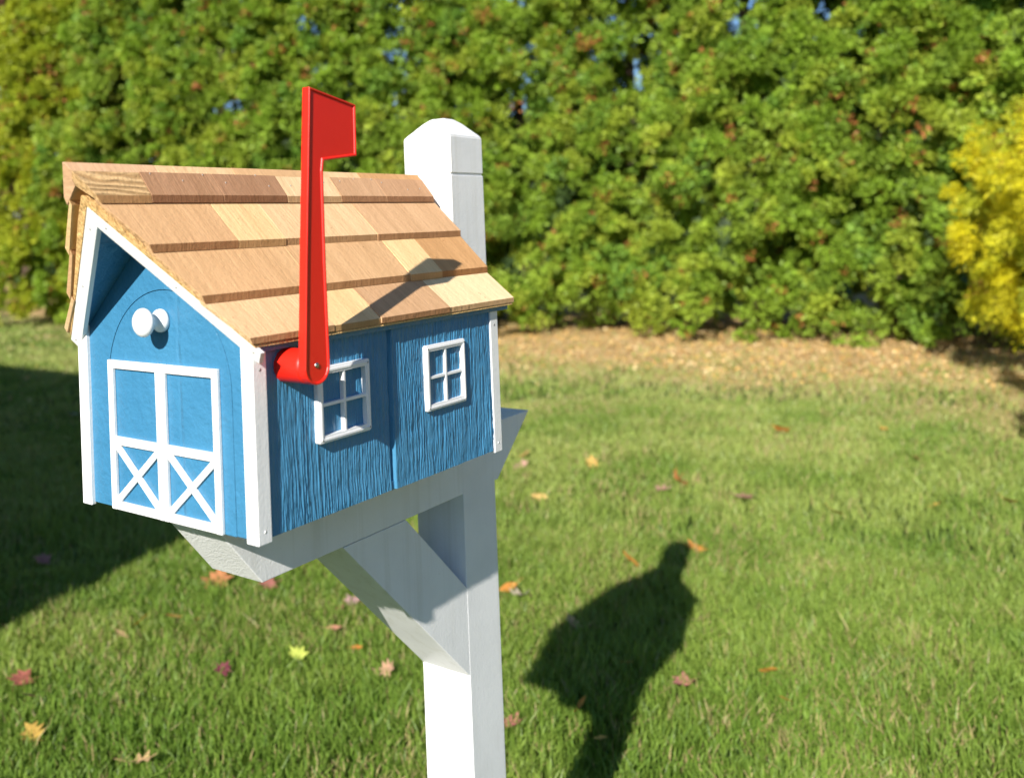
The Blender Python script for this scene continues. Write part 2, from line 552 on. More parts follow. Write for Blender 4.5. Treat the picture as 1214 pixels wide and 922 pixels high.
XE = 0.2668
TPT = [(0.2682, 0.1797), (0.2312, 0.2172), (0.1935, 0.2625), (0.1545, 0.3076)]     # butt tops of courses
BT = 0.0078
TAN = (0.62, 0.385, 0.20); LIGHT = (0.76, 0.55, 0.32); PINK = (0.71, 0.485, 0.27); BROWN = (0.42, 0.235, 0.125)
ORANGE = (0.56, 0.315, 0.14); YELL = (0.76, 0.53, 0.27); PALE = (0.82, 0.62, 0.37)
ROUGH_T = (0.62, 0.41, 0.20)
for sgn in (1, -1):
    b = MB()
    q = 0.0096; XD = W + .0022
    prof(b, [(XD, zD(XD) - .0002), (c0, zD(c0) - .0002), (c0, zD(c0) - q), (XD, zD(XD) - q)], lambda z: yR(z) + .004, YB - .007, sgn, 0.0004)
    if roof is None:
        roof = b.build('roof', M_BLUE, box_root)
        roof['label'] = 'gabled cedar shingle roof with a forward-leaning peak'
    else:
        b.build('roof_deck', M_BLUE, roof)
    # starter layer + shingle ends seen along the raw front edge
    b = MB()
    x3, x2, x1 = TPT[1][0], TPT[2][0], TPT[3][0]
    lay = [(XE, zD(XE) + .0001), (XE - .0006, zD(XE) + .0024)]
    prof(b, [(XE, zD(XE) + .0001), (XE, zD(XE) + .0012), (x3, TPT[1][1] - .0095), (x2, TPT[2][1] - .0165), (x1, TPT[3][1] - .0215), (c0, .3085), (c0, zD(c0) + .0001)],
         lambda z: yS(z) + .0012, YB - .003, sgn, 0.0002, tint=(0.70, 0.46, 0.20))
    b.build('sheathing', M_END, roof)
    for fr in (True, False):
        b = MB(); w = 0.0184
        if fr: ya, yb_ = (lambda z: yR(z)), (lambda z: yR(z) + .0052)
        else: ya, yb_ = (lambda z: YB - .0135), (lambda z: YB - .0085)
        xo = 0.2712 if fr else 0.2625
        zo = zD(xo) - .0006
        pts = [(xo, zo), (c0, zD(c0) - .0006), (c0, zD(c0) - .0006 - w), (xo - .0085, zD(xo - .0085) - .0006 - w * 0.98), ]
        n = len(pts)
        v = [(x, ya(z), z) for x, z in pts] + [(x, yb_(z), z) for x, z in pts]
        f = [tuple(range(n)), tuple(range(n, 2 * n))] + [(i, (i + 1) % n, (i + 1) % n + n, i + n) for i in range(n)]
        mf = (lambda x, y, z: (c0 + sgn * (x - c0), y, z))
        b.poly(v, f, 0.0005, fn=mf)
        for x in (0.262, 0.20, 0.142):
            z = zD(x) - .009; y = ya(z)
            b.lathe([(-.0002, 0.0009), (0.0004, 0.0009)], (x, y, z), 'y', 8, mat=1, fn=mf)
        b.build('rake_board', [M_WHITE, M_NAIL], roof)
    # shingle courses
    cs = [([0.098, 0.168, 0.2879], [PINK, YELL, (0.54, 0.33, 0.18), PALE]),
          ([0.110, 0.2661, 0.3265], [(0.62, 0.39, 0.20), TAN, YELL, ORANGE]),
          ([0.0499, 0.1134, 0.2589], [(0.60, 0.37, 0.19), YELL, PINK, (0.60, 0.37, 0.20)])]
    for ci, (seams, tints) in enumerate(cs):
        if sgn < 0:
            seams = [y + random.uniform(-.02, .02) for y in seams]; tints = [random.choice([TAN, PINK, YELL, LIGHT, ORANGE]) for _ in tints]
        b = MB()
        (xa, za), (xb, zb2) = TPT[ci], TPT[ci + 1]
        sl = (zb2 - BT - za) / (xa - xb); ext = 0.006
        ys = [None] + list(seams) + [YB]
        bt = BT - .0016 if ci == 0 else BT
        for k in range(len(seams) + 1):
            g = 0.00025; ja = random.uniform(-.0004, .0005); jx = random.uniform(-.0011, .0011) if k else 0
            xl = xa + jx
            pts = [(xl - .0002, za + ja - bt + .0004), (xl, za + ja), (xb - ext, za + sl * (xa - xb + ext) - .0003), (xb - ext, za + sl * (xa - xb + ext) - .005)]
            yj = random.uniform(-.0006, .0006)
            front = (lambda z, yj=yj: yS(z) + yj) if k == 0 else (lambda z, yy=ys[k]: yy + .00025)
            prof(b, pts, front, ys[k + 1] - g + (random.uniform(-.001, .001) if k == len(seams) else 0), sgn, 0.0003, tint=tints[k],
                 tcoff=(random.uniform(0, 9), random.uniform(0, 9), 0))
        o = b.build('shingle_course', [M_CEDAR, M_END, M_BUTT], roof)
        for p in o.data.polygons:
            if p.normal.y < -0.6 and p.area > 1e-5: p.material_index = 1
            elif abs(p.normal.x) > 0.5 and p.normal.z < 0.35: p.material_index = 2
    # ridge cap boards
    b = MB()
    seams = [-0.019, 0.0678, 0.1565, 0.2425, 0.3244] if sgn > 0 else [0.004, 0.10, 0.21, 0.30]
    tints = [ROUGH_T, (0.40, 0.225, 0.125), (0.37, 0.205, 0.115), LIGHT, (0.55, 0.33, 0.185), (0.50, 0.29, 0.16)] if sgn > 0 else [(0.66, 0.42, 0.25), PINK, TAN, PINK, ORANGE]
    ys = [None] + seams + [YB - .002]
    (xa, za) = TPT[3]
    for k in range(len(seams) + 1):
        ja = random.uniform(-.0004, .0004)
        if sgn > 0:
            pts = [(xa + .0012, za + ja - BT + .0006), (xa, za + ja), (c0 + .0066, .3300 + ja), (c0 + .0012, .3230), (c0 + .0012, .3165)]
        else:
            pts = [(xa + .0012, za + ja - BT + .0006), (xa, za + ja), (c0 + .0006, .3372 + ja), (c0 - .0070, .3290 + ja), (c0 - .0004, .3212), (c0 - .0004, .3165)]
        front = (lambda z: yS(z) - .0004) if k == 0 else (lambda z, yy=ys[k]: yy + .00025)
        prof(b, pts, front, ys[k + 1] - .00025, sgn, 0.0003, tint=tints[k], tcoff=(random.uniform(0, 9), random.uniform(0, 9), 0), mat=1 if (k == 0 and sgn > 0) else 0)
        if k > 0 and sgn > 0:
            for q in (0.15, 0.6, 0.85):
                yy = ys[k] + (ys[k + 1] - ys[k]) * q + random.uniform(-.008, .008); xx = xa - random.uniform(.006, .018)
                zz = za + ja + (xa - xx) * (.3300 - za) / (xa - c0 - .0066)
                b.box(xx - .0006, xx + .0006, yy - .0003, yy + .0003, zz - .001, zz + .0010, 0, mat=2)
    o = b.build('ridge_cap', [M_CEDAR, M_CEDARR, M_NAIL, M_BUTT, M_END], roof)
    for p in o.data.polygons:
        if p.normal.y < -0.6 and p.area > 1e-5: p.material_index = 4
        elif sgn > 0 and p.material_index != 2 and p.normal.x > 0.5 and p.normal.z < 0.35: p.material_index = 3

# ---- flag
XF = W + 0.0350
th = 0.0085
ang = 0.083
out = [(0.0468, 0.3965), (0.1090, 0.3855), (0.1078, 0.3375), (0.0625, 0.3318), (0.0608, 0.322), (0.0600, 0.24), (0.0606, 0.152)]
rp = 0.0160
pc = (0.0446, 0.1500)
for i in range(1, 13):
    a = math.radians(5 - 180 * i / 12); out.append((pc[0] + rp * math.cos(a), pc[1] + rp * math.sin(a)))
out.append((0.0356, 0.2500)); 
b = MB()
bm = bmesh.new()
vs = [bm.verts.new((XF, y, z)) for y, z in out]
f = bm.faces.new(vs)
if f.normal.x < 0: f.normal_flip()
bm.normal_update()
if f.normal.x < 0: f.normal_flip()
r = bmesh.ops.extrude_face_region(bm, geom=[f])
nv = [v for v in r['geom'] if isinstance(v, bmesh.types.BMVert)]
for v in nv: v.co.x = XF - th
bmesh.ops.recalc_face_normals(bm, faces=bm.faces)
front = max(bm.faces, key=lambda q: q.calc_center_median().x if len(q.verts) > 6 else -9)
bmesh.ops.inset_region(bm, faces=[front], thickness=0.0019, depth=0, use_even_offset=True)
bmesh.ops.inset_region(bm, faces=[front], thickness=0.0007, depth=-0.0014, use_even_offset=True)
es = [e for e in bm.edges if abs(e.verts[0].co.x - e.verts[1].co.x) < 1e-6 and e.verts[0].co.x > XF - 1e-5 and e.calc_face_angle(0) > 1.0]
bmesh.ops.bevel(bm, geom=es, offset=0.0007, segments=3, affect='EDGES', profile=0.5)
bm.verts.index_update()
b.add_bm(bm)
flag = b.build('flag', M_RED, box_root)
flag['label'] = 'raised bright red plastic signal flag'
b = MB()
b.lathe([(-0.0360 + .0, 0.0160), (-0.0300, 0.0158), (-0.022, 0.0156), (-0.012, 0.0155), (-0.0055, 0.0155), (0.0010, 0.0156)], (XF - th, pc[0] + .0004, pc[1] - .0006), 'x', 40)
b.build('flag_bracket', M_RED, flag)
b = MB()
b.lathe([(-0.001, 0.0026), (0.0004, 0.0026), (0.0010, 0.0019), (0.0011, 0.001)], (XF - 0.0014, pc[0], pc[1] + .001), 'x', 16)
b.build('screw', M_METAL, flag)

# ------------------------------------------------------------------ post
post_root = empty('mailbox_post', P(c0, yp, 0) - Vector((0, 0, G0)),
                  'white painted square wooden post with a cross arm and diagonal brace', 'post')
b = MB()
zg = 0.3366
b.box(PX0, PX1, PY0, PY1, -G0 / S - 0.08, zg - .0012, 0.0010)
b.box(PX0 + .0016, PX1 - .0016, PY0 + .0016, PY1 - .0016, zg - .003, zg + .003, 0)
h0 = Pw / 2
rings = [(zg + .0012, h0), (0.3870, h0), (0.3895, h0 - .0016), (0.4075, 0.0190), (0.4130, 0.0118), (0.4138, 0.0100)]
bm = bmesh.new(); rr = []
for z, h in rings:
    rr.append([bm.verts.new((c0 + sx * h, yp + sy * h, z)) for sx, sy in ((-1, -1), (1, -1), (1, 1), (-1, 1))])
for a, c in zip(rr, rr[1:]):
    for i in range(4): bm.faces.new((a[i], a[(i + 1) % 4], c[(i + 1) % 4], c[i]))
bm.faces.new(rr[0]); bm.faces.new(rr[-1])
bmesh.ops.recalc_face_normals(bm, faces=bm.faces)
es = [e for e in bm.edges if e.calc_face_angle(0) > 0.2]
bmesh.ops.bevel(bm, geom=es, offset=0.0012, segments=2, affect='EDGES')
bm.verts.index_update(); b.add_bm(bm)
b.build('post_shaft', M_POST, post_root)
b = MB(); i_ = 0.0004
b.prism([(0.0235, -0.0002), (0.6172, -0.0002), (0.5280, -0.0785), (0.0885, -0.0785)], 'x', PX0 + i_, PX1 - i_, 0.0010)
arm = b.build('cross_arm', [M_POST, M_STUCCO], post_root)
for p in arm.data.polygons:
    if p.normal.y < -0.5 and p.normal.z < -0.3: p.material_index = 1
b = MB(); i_ = 0.0003
b.prism([(0.2089, -0.0790), (0.3225, -0.0790), (PY0 + .002, -0.2010), (PY0 + .002, -0.3150)], 'x', PX0 + i_, PX1 - i_, 0.0010)
b.build('brace', M_POST, post_root)

# ------------------------------------------------------------------ camera
CW = dict(yaw=.6519, pitch=.0089, roll=-.0379, f=1116.66, px=485.95, py=259.9)
a, p_, r_ = CW['yaw'], CW['pitch'], CW['roll']
Fv = Vector((-math.sin(a) * math.cos(p_), math.cos(a) * math.cos(p_), math.sin(p_)))
Rv = Vector((math.cos(a), math.sin(a), 0)); Uv = Rv.cross(Fv)
R2 = Rv * math.cos(r_) + Uv * math.sin(r_); U2 = Uv * math.cos(r_) - Rv * math.sin(r_)
cam = bpy.data.cameras.new('camera'); camo = bpy.data.objects.new('camera', cam); COL.objects.link(camo)
cloc = P(.8657, -.5622, .2689)
camo.matrix_world = Matrix(((R2.x, U2.x, -Fv.x, cloc.x), (R2.y, U2.y, -Fv.y, cloc.y), (R2.z, U2.z, -Fv.z, cloc.z), (0, 0, 0, 1)))
cam.sensor_width = 36; cam.sensor_fit = 'HORIZONTAL'
cam.lens = 36 * CW['f'] / 1214
cam.shift_x = (607 - CW['px']) / 1214
cam.shift_y = (CW['py'] - 461) / 1214
cam.clip_start = 0.05; cam.clip_end = 2000
cam.dof.use_dof = True; cam.dof.focus_distance = 1.18; cam.dof.aperture_fstop = 4.2
scene.camera = camo
CX, CY = cloc.x, cloc.y


def tan_mask(x, y):
    """>0 in the bare strip of dry needles before the hedge"""
    return y - 7.15 - 0.10 * np.minimum(x, 0) + 1.35 * np.maximum(x, 0) + 0.32 * np.minimum(x + 6, 0)


# ------------------------------------------------------------------ ground
t = NT('lawn_soil')
oc = obj_coord(t)
sx = t.n('ShaderNodeSeparateXYZ'); t.l(oc, sx.inputs[0])
x, y = sx.outputs[0], sx.outputs[1]
m = t.math('SUBTRACT', y, 7.15)
m = t.math('SUBTRACT', m, t.math('MULTIPLY', t.math('MINIMUM', x, 0.0), 0.10))
m = t.math('ADD', m, t.math('MULTIPLY', t.math('MAXIMUM', x, 0.0), 1.35))
nb = t.noise(oc, 1.6, 4); nb2 = t.noise(oc, 9, 4)
m = t.math('ADD', m, t.math('MULTIPLY', t.math('MINIMUM', t.math('ADD', x, 6.0), 0.0), 0.32))
m = t.math('ADD', m, t.math('MULTIPLY', t.math('SUBTRACT', nb.outputs[0], 0.5), 3.6))
mask = t.math('MULTIPLY', t.math('ADD', m, 0.15), 1.3)
mask.node.use_clamp = True
far = t.math('GREATER_THAN', y, 16.0)
mask = t.math('MULTIPLY', mask, t.math('SUBTRACT', 1.0, far))
fine = t.noise(oc, 70, 4, 0.7)
green = t.ramp(nb2.outputs[0], [(0.3, (0.040, 0.075, 0.016)), (0.7, (0.085, 0.130, 0.030))])
straw = t.ramp(fine.outputs[0], [(0.3, (0.42, 0.26, 0.11)), (0.5, (0.60, 0.41, 0.19)), (0.72, (0.72, 0.55, 0.30))])
straw = t.mix(straw, t.ramp(nb2.outputs[0], [(0.35, (0.75, 0.75, 0.72)), (0.6, (1.05, 1.0, 0.95))]), 1.0, 'MULTIPLY')
col = t.mix(green, straw, mask)
t.principled(col, 0.95, t.bump(fine.outputs[0], 0.8, 0.03), spec=0.1)
bm = bmesh.new()
R_ = 900
bmesh.ops.create_grid(bm, x_segments=40, y_segments=40, size=R_)
me = bpy.data.meshes.new('lawn'); bm.to_mesh(me); bm.free(); me.materials.append(t.m)
ground = link_mesh('lawn', me); tag(ground, kind='structure')

# ------------------------------------------------------------------ grass
def vnoise(x, y, s, seed=0.0):
    # cheap smooth value noise, vectorised
    x = x * s + seed * 17.13; y = y * s + seed * 9.71
    xi, yi = np.floor(x).astype(np.int64), np.floor(y).astype(np.int64)
    fx, fy = x - xi, y - yi
    fx = fx * fx * (3 - 2 * fx); fy = fy * fy * (3 - 2 * fy)
    def h(a, b):
        n = (a * 374761393 + b * 668265263) & 0x7fffffff
        n = ((n ^ (n >> 13)) * 1274126177) & 0x7fffffff
        return (n & 0xffff) / 65535.0
    return (h(xi, yi) * (1 - fx) + h(xi + 1, yi) * fx) * (1 - fy) + (h(xi, yi + 1) * (1 - fx) + h(xi + 1, yi + 1) * fx) * fy


def fbm(x, y, s, seed=0.0):
    return 0.55 * vnoise(x, y, s, seed) + 0.3 * vnoise(x, y, s * 2.1, seed + 3) + 0.15 * vnoise(x, y, s * 4.3, seed + 5)


ox, oy = CX - Fv.x * 0.5, CY - Fv.y * 0.5


def wedge(n, r0, r1, a0=-74, a1=16, pw=1.0):
    u = rng.random(n)
    r = (r0 ** 2 + u ** pw * (r1 ** 2 - r0 ** 2)) ** 0.5
    th_ = np.radians(a0 + (a1 - a0) * rng.random(n))
    return ox + r * np.sin(th_), oy + r * np.cos(th_)


segs = [wedge(190000, 1.9, 4.6), wedge(150000, 4.4, 7.6), wedge(110000, 7.4, 12.5), wedge(50000, 12.0, 19.0, -76, -30)]
x = np.concatenate([s[0] for s in segs]); y = np.concatenate([s[1] for s in segs])
dist = np.hypot(x - CX, y - CY)
tm = tan_mask(x, y) + (fbm(x, y, 1.1, 2) - 0.5) * 3.2
keep = rng.random(len(x)) > np.clip((tm + 0.05) * 0.60, 0, 0.93)
keep &= ~((np.abs(x - c0 * S) < 0.05) & (np.abs(y - yp * S) < 0.05))
x, y, dist, tm = x[keep], y[keep], dist[keep], tm[keep]
n = len(x)
clump = fbm(x, y, 9, 1)
big = fbm(x, y, 0.9, 4)
hgt = (0.026 + 0.040 * clump + 0.018 * rng.random(n)) * (0.55 + 0.9 * big)
hgt *= np.clip(1.0 - 0.02 * (dist - 4), 0.75, 1)
wid = (0.0017 + 0.0012 * rng.random(n)) * np.clip(dist / 3.6, 1, 3.6)
stray = rng.random(n) < 0.02; hgt = np.where(stray, hgt * 1.45, hgt)
ld = fbm(x, y, 6, 7) * 12.0 + rng.normal(0, 1.8, n)
lean = hgt * np.clip(rng.normal(0.40, 0.30, n), 0.03, 1.3)
dx, dy = np.cos(ld) * lean, np.sin(ld) * lean
fa = rng.random(n) * math.pi * 2
wx, wy = np.cos(fa) * wid, np.sin(fa) * wid
V = np.zeros((n, 6, 3), dtype=np.float32)
for k, (tt, ws) in enumerate(((0.0, 1.0), (0.55, 0.85), (1.0, 0.18))):
    bx, by = x + dx * tt * tt, y + dy * tt * tt
    bz = hgt * tt * (1 - 0.12 * tt * lean / hgt)
    V[:, 2 * k, 0] = bx - wx * ws; V[:, 2 * k, 1] = by - wy * ws; V[:, 2 * k, 2] = bz
    V[:, 2 * k + 1, 0] = bx + wx * ws; V[:, 2 * k + 1, 1] = by + wy * ws; V[:, 2 * k + 1, 2] = bz
Q = (np.arange(n)[:, None, None] * 6 + np.array([[0, 1, 3, 2], [2, 3, 5, 4]])[None]).reshape(-1, 4)
ga = np.array([0.110, 0.220, 0.024]); gb = np.array([0.290, 0.400, 0.066]); gy = np.array([0.46, 0.47, 0.17]); gs = np.array([0.45, 0.34, 0.17])
patch = np.clip((fbm(x, y, 2.6, 14) - 0.5) * 3.0 + 0.5, 0, 1)
mixv = np.clip(0.30 * big + 0.35 * patch + 0.45 * rng.random(n) - .05, 0, 1)[:, None]
colr = ga * (1 - mixv) + gb * mixv
farm = (0.12 + 0.88 * np.clip((dist - 3.0) / 4, 0, 1)[:, None]) * (0.18 + 0.42 * patch[:, None])
colr = colr * (1 - farm) + gy * farm
dry = rng.random(n) < (0.05 + 0.12 * (fbm(x, y, 2.2, 9) > 0.58) + 0.5 * np.clip(tm + 1.2, 0, 1))
colr[dry] = (gs * 0.75 + gy * 0.25)
colr *= (0.85 + 0.3 * rng.random(n))[:, None]
cols = np.repeat(colr[:, None, :], 6, 1).reshape(-1, 3)
g = link_mesh('grass', np_mesh('grass', V.reshape(-1, 3), Q, cols, M_GRASS))
tag(g, 'short mown green lawn grass with paler tufts', 'grass', kind='stuff')

# dry needles and leaf crumbs on the bare strip
xs, ys_ = wedge(60000, 7.0, 15.5, -76, 16)
tmm = tan_mask(xs, ys_) + (fbm(xs, ys_, 1.1, 2) - 0.5) * 2.0
kp = (rng.random(len(xs)) < np.clip((tmm + 0.6) * 0.7, 0.02, 1)); xs, ys_ = xs[kp], ys_[kp]; n = len(xs)
sz = 0.007 + 0.020 * rng.random(n) ** 3
a1 = rng.random(n) * 6.283
V = np.zeros((n, 4, 3), dtype=np.float32)
for k, (u, v) in enumerate(((-1, -.35), (1, -.35), (1, .35), (-1, .35))):
    V[:, k, 0] = xs + sz * (u * np.cos(a1) - v * np.sin(a1)); V[:, k, 1] = ys_ + sz * (u * np.sin(a1) + v * np.cos(a1))
    V[:, k, 2] = 0.012 + rng.random(n) * 0.03
pal = np.array([(0.60, 0.42, 0.20), (0.56, 0.34, 0.13), (0.70, 0.54, 0.29), (0.42, 0.28, 0.14), (0.68, 0.42, 0.13)])
cc = pal[rng.integers(0, 5, n)] * (0.8 + 0.4 * rng.random(n))[:, None]
o = link_mesh('needle_litter', np_mesh('needle_litter', V.reshape(-1, 3), np.arange(n * 4).reshape(-1, 4), np.repeat(cc[:, None], 4, 1).reshape(-1, 3), M_LITTER))
tag(o, 'orange brown dry needles and leaf crumbs strewn before the hedge', 'leaf litter', kind='stuff')

# ------------------------------------------------------------------ fallen leaves
SHAPES = {
    'maple': [(0, -.5), (.12, -.42), (.5, -.5), (.36, -.22), (.62, .02), (.30, .08), (.34, .36), (.12, .26), (0, .62), (-.12, .26), (-.34, .36), (-.30, .08), (-.62, .02), (-.36, -.22), (-.5, -.5), (-.12, -.42)],
    'oak': [(0, -.6), (.10, -.42), (.34, -.36), (.17, -.18), (.46, -.02), (.18, .08), (.36, .34), (.12, .34), (0, .62), (-.12, .34), (-.36, .34), (-.18, .08), (-.46, -.02), (-.17, -.18), (-.34, -.36), (-.10, -.42)],
    'oval': [(0, -.6), (.16, -.42), (.27, -.15), (.27, .12), (.16, .38), (0, .62), (-.16, .38), (-.27, .12), (-.27, -.15), (-.16, -.42)]}


def fallen(x, y, kind, size, col, label, tilt=0.5, curl=0.5, z=0.045):
    size *= 0.90; col = tuple(c * .92 + .02 for c in col)
    bm = bmesh.new(); out = SHAPES[kind]
    rz = random.uniform(0, 6.28); tdir = random.uniform(0, 6.28)
    Rm = Matrix.Rotation(tdir, 3, 'Z') @ Matrix.Rotation(tilt, 3, 'X') @ Matrix.Rotation(rz, 3, 'Z')
    cp = []
    def pt(u, v):
        r = u * u + v * v
        zz = curl * (0.55 * u * u + 0.25 * v * v) + 0.06 * math.sin(7 * u + 3 * v) * (r > .02)
        return Rm @ Vector((u * size, v * size, zz * size))
    c = bm.verts.new(pt(0, 0)); mid = [bm.verts.new(pt(u * .5, v * .5)) for u, v in out]; rim = [bm.verts.new(pt(u, v)) for u, v in out]
    n = len(out)
    for i in range(n):
        j = (i + 1) % n
        bm.faces.new((c, mid[i], mid[j])); bm.faces.new((mid[i], rim[i], rim[j], mid[j]))
    # stem
    s0 = Vector((0, out[0][1])); 
    st = [bm.verts.new(pt(-.015, out[0][1] + .02)), bm.verts.new(pt(.015, out[0][1] + .02)), bm.verts.new(pt(.07, out[0][1] - .45)), bm.verts.new(pt(.05, out[0][1] - .45))]
    bm.faces.new(st)
    me = bpy.data.meshes.new('fallen_leaf'); bm.to_mesh(me); bm.free()
    ca = me.color_attributes.new('tint', 'FLOAT_COLOR', 'POINT')
    for i, v in enumerate(me.vertices):
        k = random.uniform(.82, 1.12); ca.data[i].color = (col[0] * k, col[1] * k, col[2] * k, 1)
    me.materials.append(M_FALLEN)
    o = link_mesh('fallen_leaf', me, None, (x, y, z))
    return tag(o, label, 'leaf', 'fallen leaves scattered on the lawn')


TANL, YG, PUR, BRN, PNK, YEL, ORG = (0.72, 0.46, 0.22), (0.55, 0.62, 0.10), (0.22, 0.03, 0.06), (0.50, 0.20, 0.07), (0.52, 0.19, 0.15), (0.72, 0.42, 0.08), (0.68, 0.26, 0.04)
LEAVES = [
    (-1.02, .81, 'oak', .085, TANL, 'pale tan lobed leaf lying on the grass at the bottom left'),
    (-1.11, 1.45, 'maple', .062, YG, 'yellow green leaf on the grass left of the post'),
    (-1.23, 1.26, 'maple', .055, PUR, 'dark purple leaf on the lawn below the mailbox door'),
    (-1.82, 1.75, 'maple', .115, BRN, 'large rust brown leaf just under the sloped tip of the cross arm'),
    (-1.62, 1.82, 'maple', .075, PNK, 'dusty pink leaf right of the rust brown leaf under the arm tip'),
    (-1.68, 1.43, 'oval', .075, YEL, 'golden oval leaf on lit grass left of the arm tip'),
    (-1.73, 1.33, 'oval', .060, YEL, 'small upright yellow leaf left of the golden oval leaf'),
    (-1.59, 1.46, 'oval', .045, ORG, 'tiny orange leaf right of the golden oval leaf'),
    (-1.71, 1.24, 'oval', .060, TANL, 'small tan leaf near the edge of the dark lawn shadow'),
    (-1.70, .87, 'maple', .080, (0.50, 0.15, 0.10), 'pinkish red leaf at the left edge of the lawn'),
    (-1.59, .83, 'oval', .055, PNK, 'small pink leaf just below the pinkish red leaf at left'),
    (-1.38, .72, 'oak', .085, (0.48, 0.30, 0.05), 'flat yellow brown leaf low at the left edge'),
    (-1.23, 1.79, 'oval', .055, (0.36, 0.12, 0.09), 'small maroon leaf seen left of the diagonal brace'),
    (-1.23, 1.86, 'maple', .065, (0.55, 0.33, 0.32), 'pale mauve leaf touching the brace outline'),
    (-1.14, 1.66, 'oval', .050, (0.66, 0.30, 0.18), 'salmon leaf below the pale mauve leaf by the brace'),
    (-.98, 1.59, 'oval', .036, ORG, 'tiny bright orange leaf beneath the brace'),
    (-.79, 1.51, 'oak', .075, (0.62, 0.36, 0.23), 'folded tan pink leaf standing in grass left of the post'),
    (-.34, 1.47, 'maple', .060, PNK, 'pink leaf half hidden behind the lower post'),
    (-.04, 1.92, 'maple', .085, (0.68, 0.25, 0.22), 'large pink red leaf on the lawn right of the post'),
    (-.82, 3.86, 'maple', .110, (0.62, 0.22, 0.06), 'orange brown leaf standing in the middle of the lawn'),
    (-.84, 3.70, 'maple', .090, (0.62, 0.34, 0.28), 'pale pink leaf beside the orange brown leaf in mid lawn'),
    (-.48, 3.78, 'maple', .110, (0.60, 0.31, 0.25), 'pale pink leaf lying right of the mid lawn pair'),
    (-1.08, 3.57, 'maple', .080, (0.34, 0.14, 0.11), 'dull maroon leaf left of the mid lawn pair'),
    (-.83, 2.26, 'oval', .070, ORG, 'orange leaf showing right beside the post edge'),
    (-.76, 2.22, 'maple', .080, (0.60, 0.50, 0.40), 'whitish dry leaf beside the orange leaf near the post'),
    (-.49, 2.11, 'oak', .070, (0.55, 0.36, 0.18), 'small tan curled leaf right of the post'),
    (-.23, 1.95, 'oval', .052, ORG, 'small orange leaf lying flat above the large pink red leaf'),
    (.14, 2.10, 'oval', .055, (0.72, 0.33, 0.05), 'narrow orange leaf standing in the grass at lower right'),
    (.22, 1.98, 'oval', .040, YEL, 'small yellow leaf just below the narrow orange leaf'),
    (-.22, 1.64, 'oval', .055, (0.70, 0.30, 0.05), 'upright orange leaf right of the lower post'),
    (-.11, 1.53, 'oval', .036, YEL, 'tiny yellow leaf near the foot of the picture by the post'),
    (-.56, 2.72, 'oval', .085, (0.70, 0.30, 0.05), 'upright orange leaf halfway between post and mid lawn pair'),
    (-.42, 3.00, 'maple', .090, (0.68, 0.28, 0.05), 'wide orange leaf in front of the mid lawn pair'),
    (-.06, 3.75, 'oval', .085, YEL, 'golden leaf on the lawn right of the pale pink leaf'),
    (.28, 4.06, 'oak', .085, YEL, 'yellow leaf in the right part of the lawn'),
    (.54, 4.29, 'oval', .085, ORG, 'orange leaf at the right edge of the lawn'),
    (.08, 4.89, 'oak', .11, (0.66, 0.42, 0.16), 'flat tan yellow leaf on the far right lawn'),
    (-.72, 5.28, 'maple', .11, ORG, 'orange leaf far out before the bare strip'),
    (-.21, 5.57, 'oval', .09, YEL, 'small gold leaf farthest out on the right lawn'),
    (-1.67, 3.77, 'maple', .09, (0.66, 0.36, 0.30), 'pink leaf seen just right of the arm rear end'),
    (-1.35, 3.99, 'oak', .11, (0.70, 0.42, 0.10), 'golden brown leaf between the arm rear end and mid lawn'),
    (-1.78, 3.99, 'oval', .09, (0.68, 0.40, 0.14), 'tan orange leaf behind the arm rear end'),
    (-1.29, 3.31, 'oval', .085, (0.70, 0.44, 0.14), 'ochre leaf near the post at mid height of the lawn'),
    (-5.40, 3.46, 'maple', .13, (0.35, 0.36, 0.30), 'grey dry leaf lying in the shaded lawn at left'),
    (-2.62, 1.50, 'maple', .08, (0.36, 0.16, 0.14), 'reddish leaf lying deep in the shaded lawn'),
]
for (lx, ly, k, s, c, lab) in LEAVES:
    up = any(w in lab for w in ('upright', 'standing', 'folded'))
    fallen(lx, ly, k, s, c, lab, tilt=1.05 if up else random.uniform(.15, .6), curl=random.uniform(.4, 1.2), z=0.045 if not up else .056)


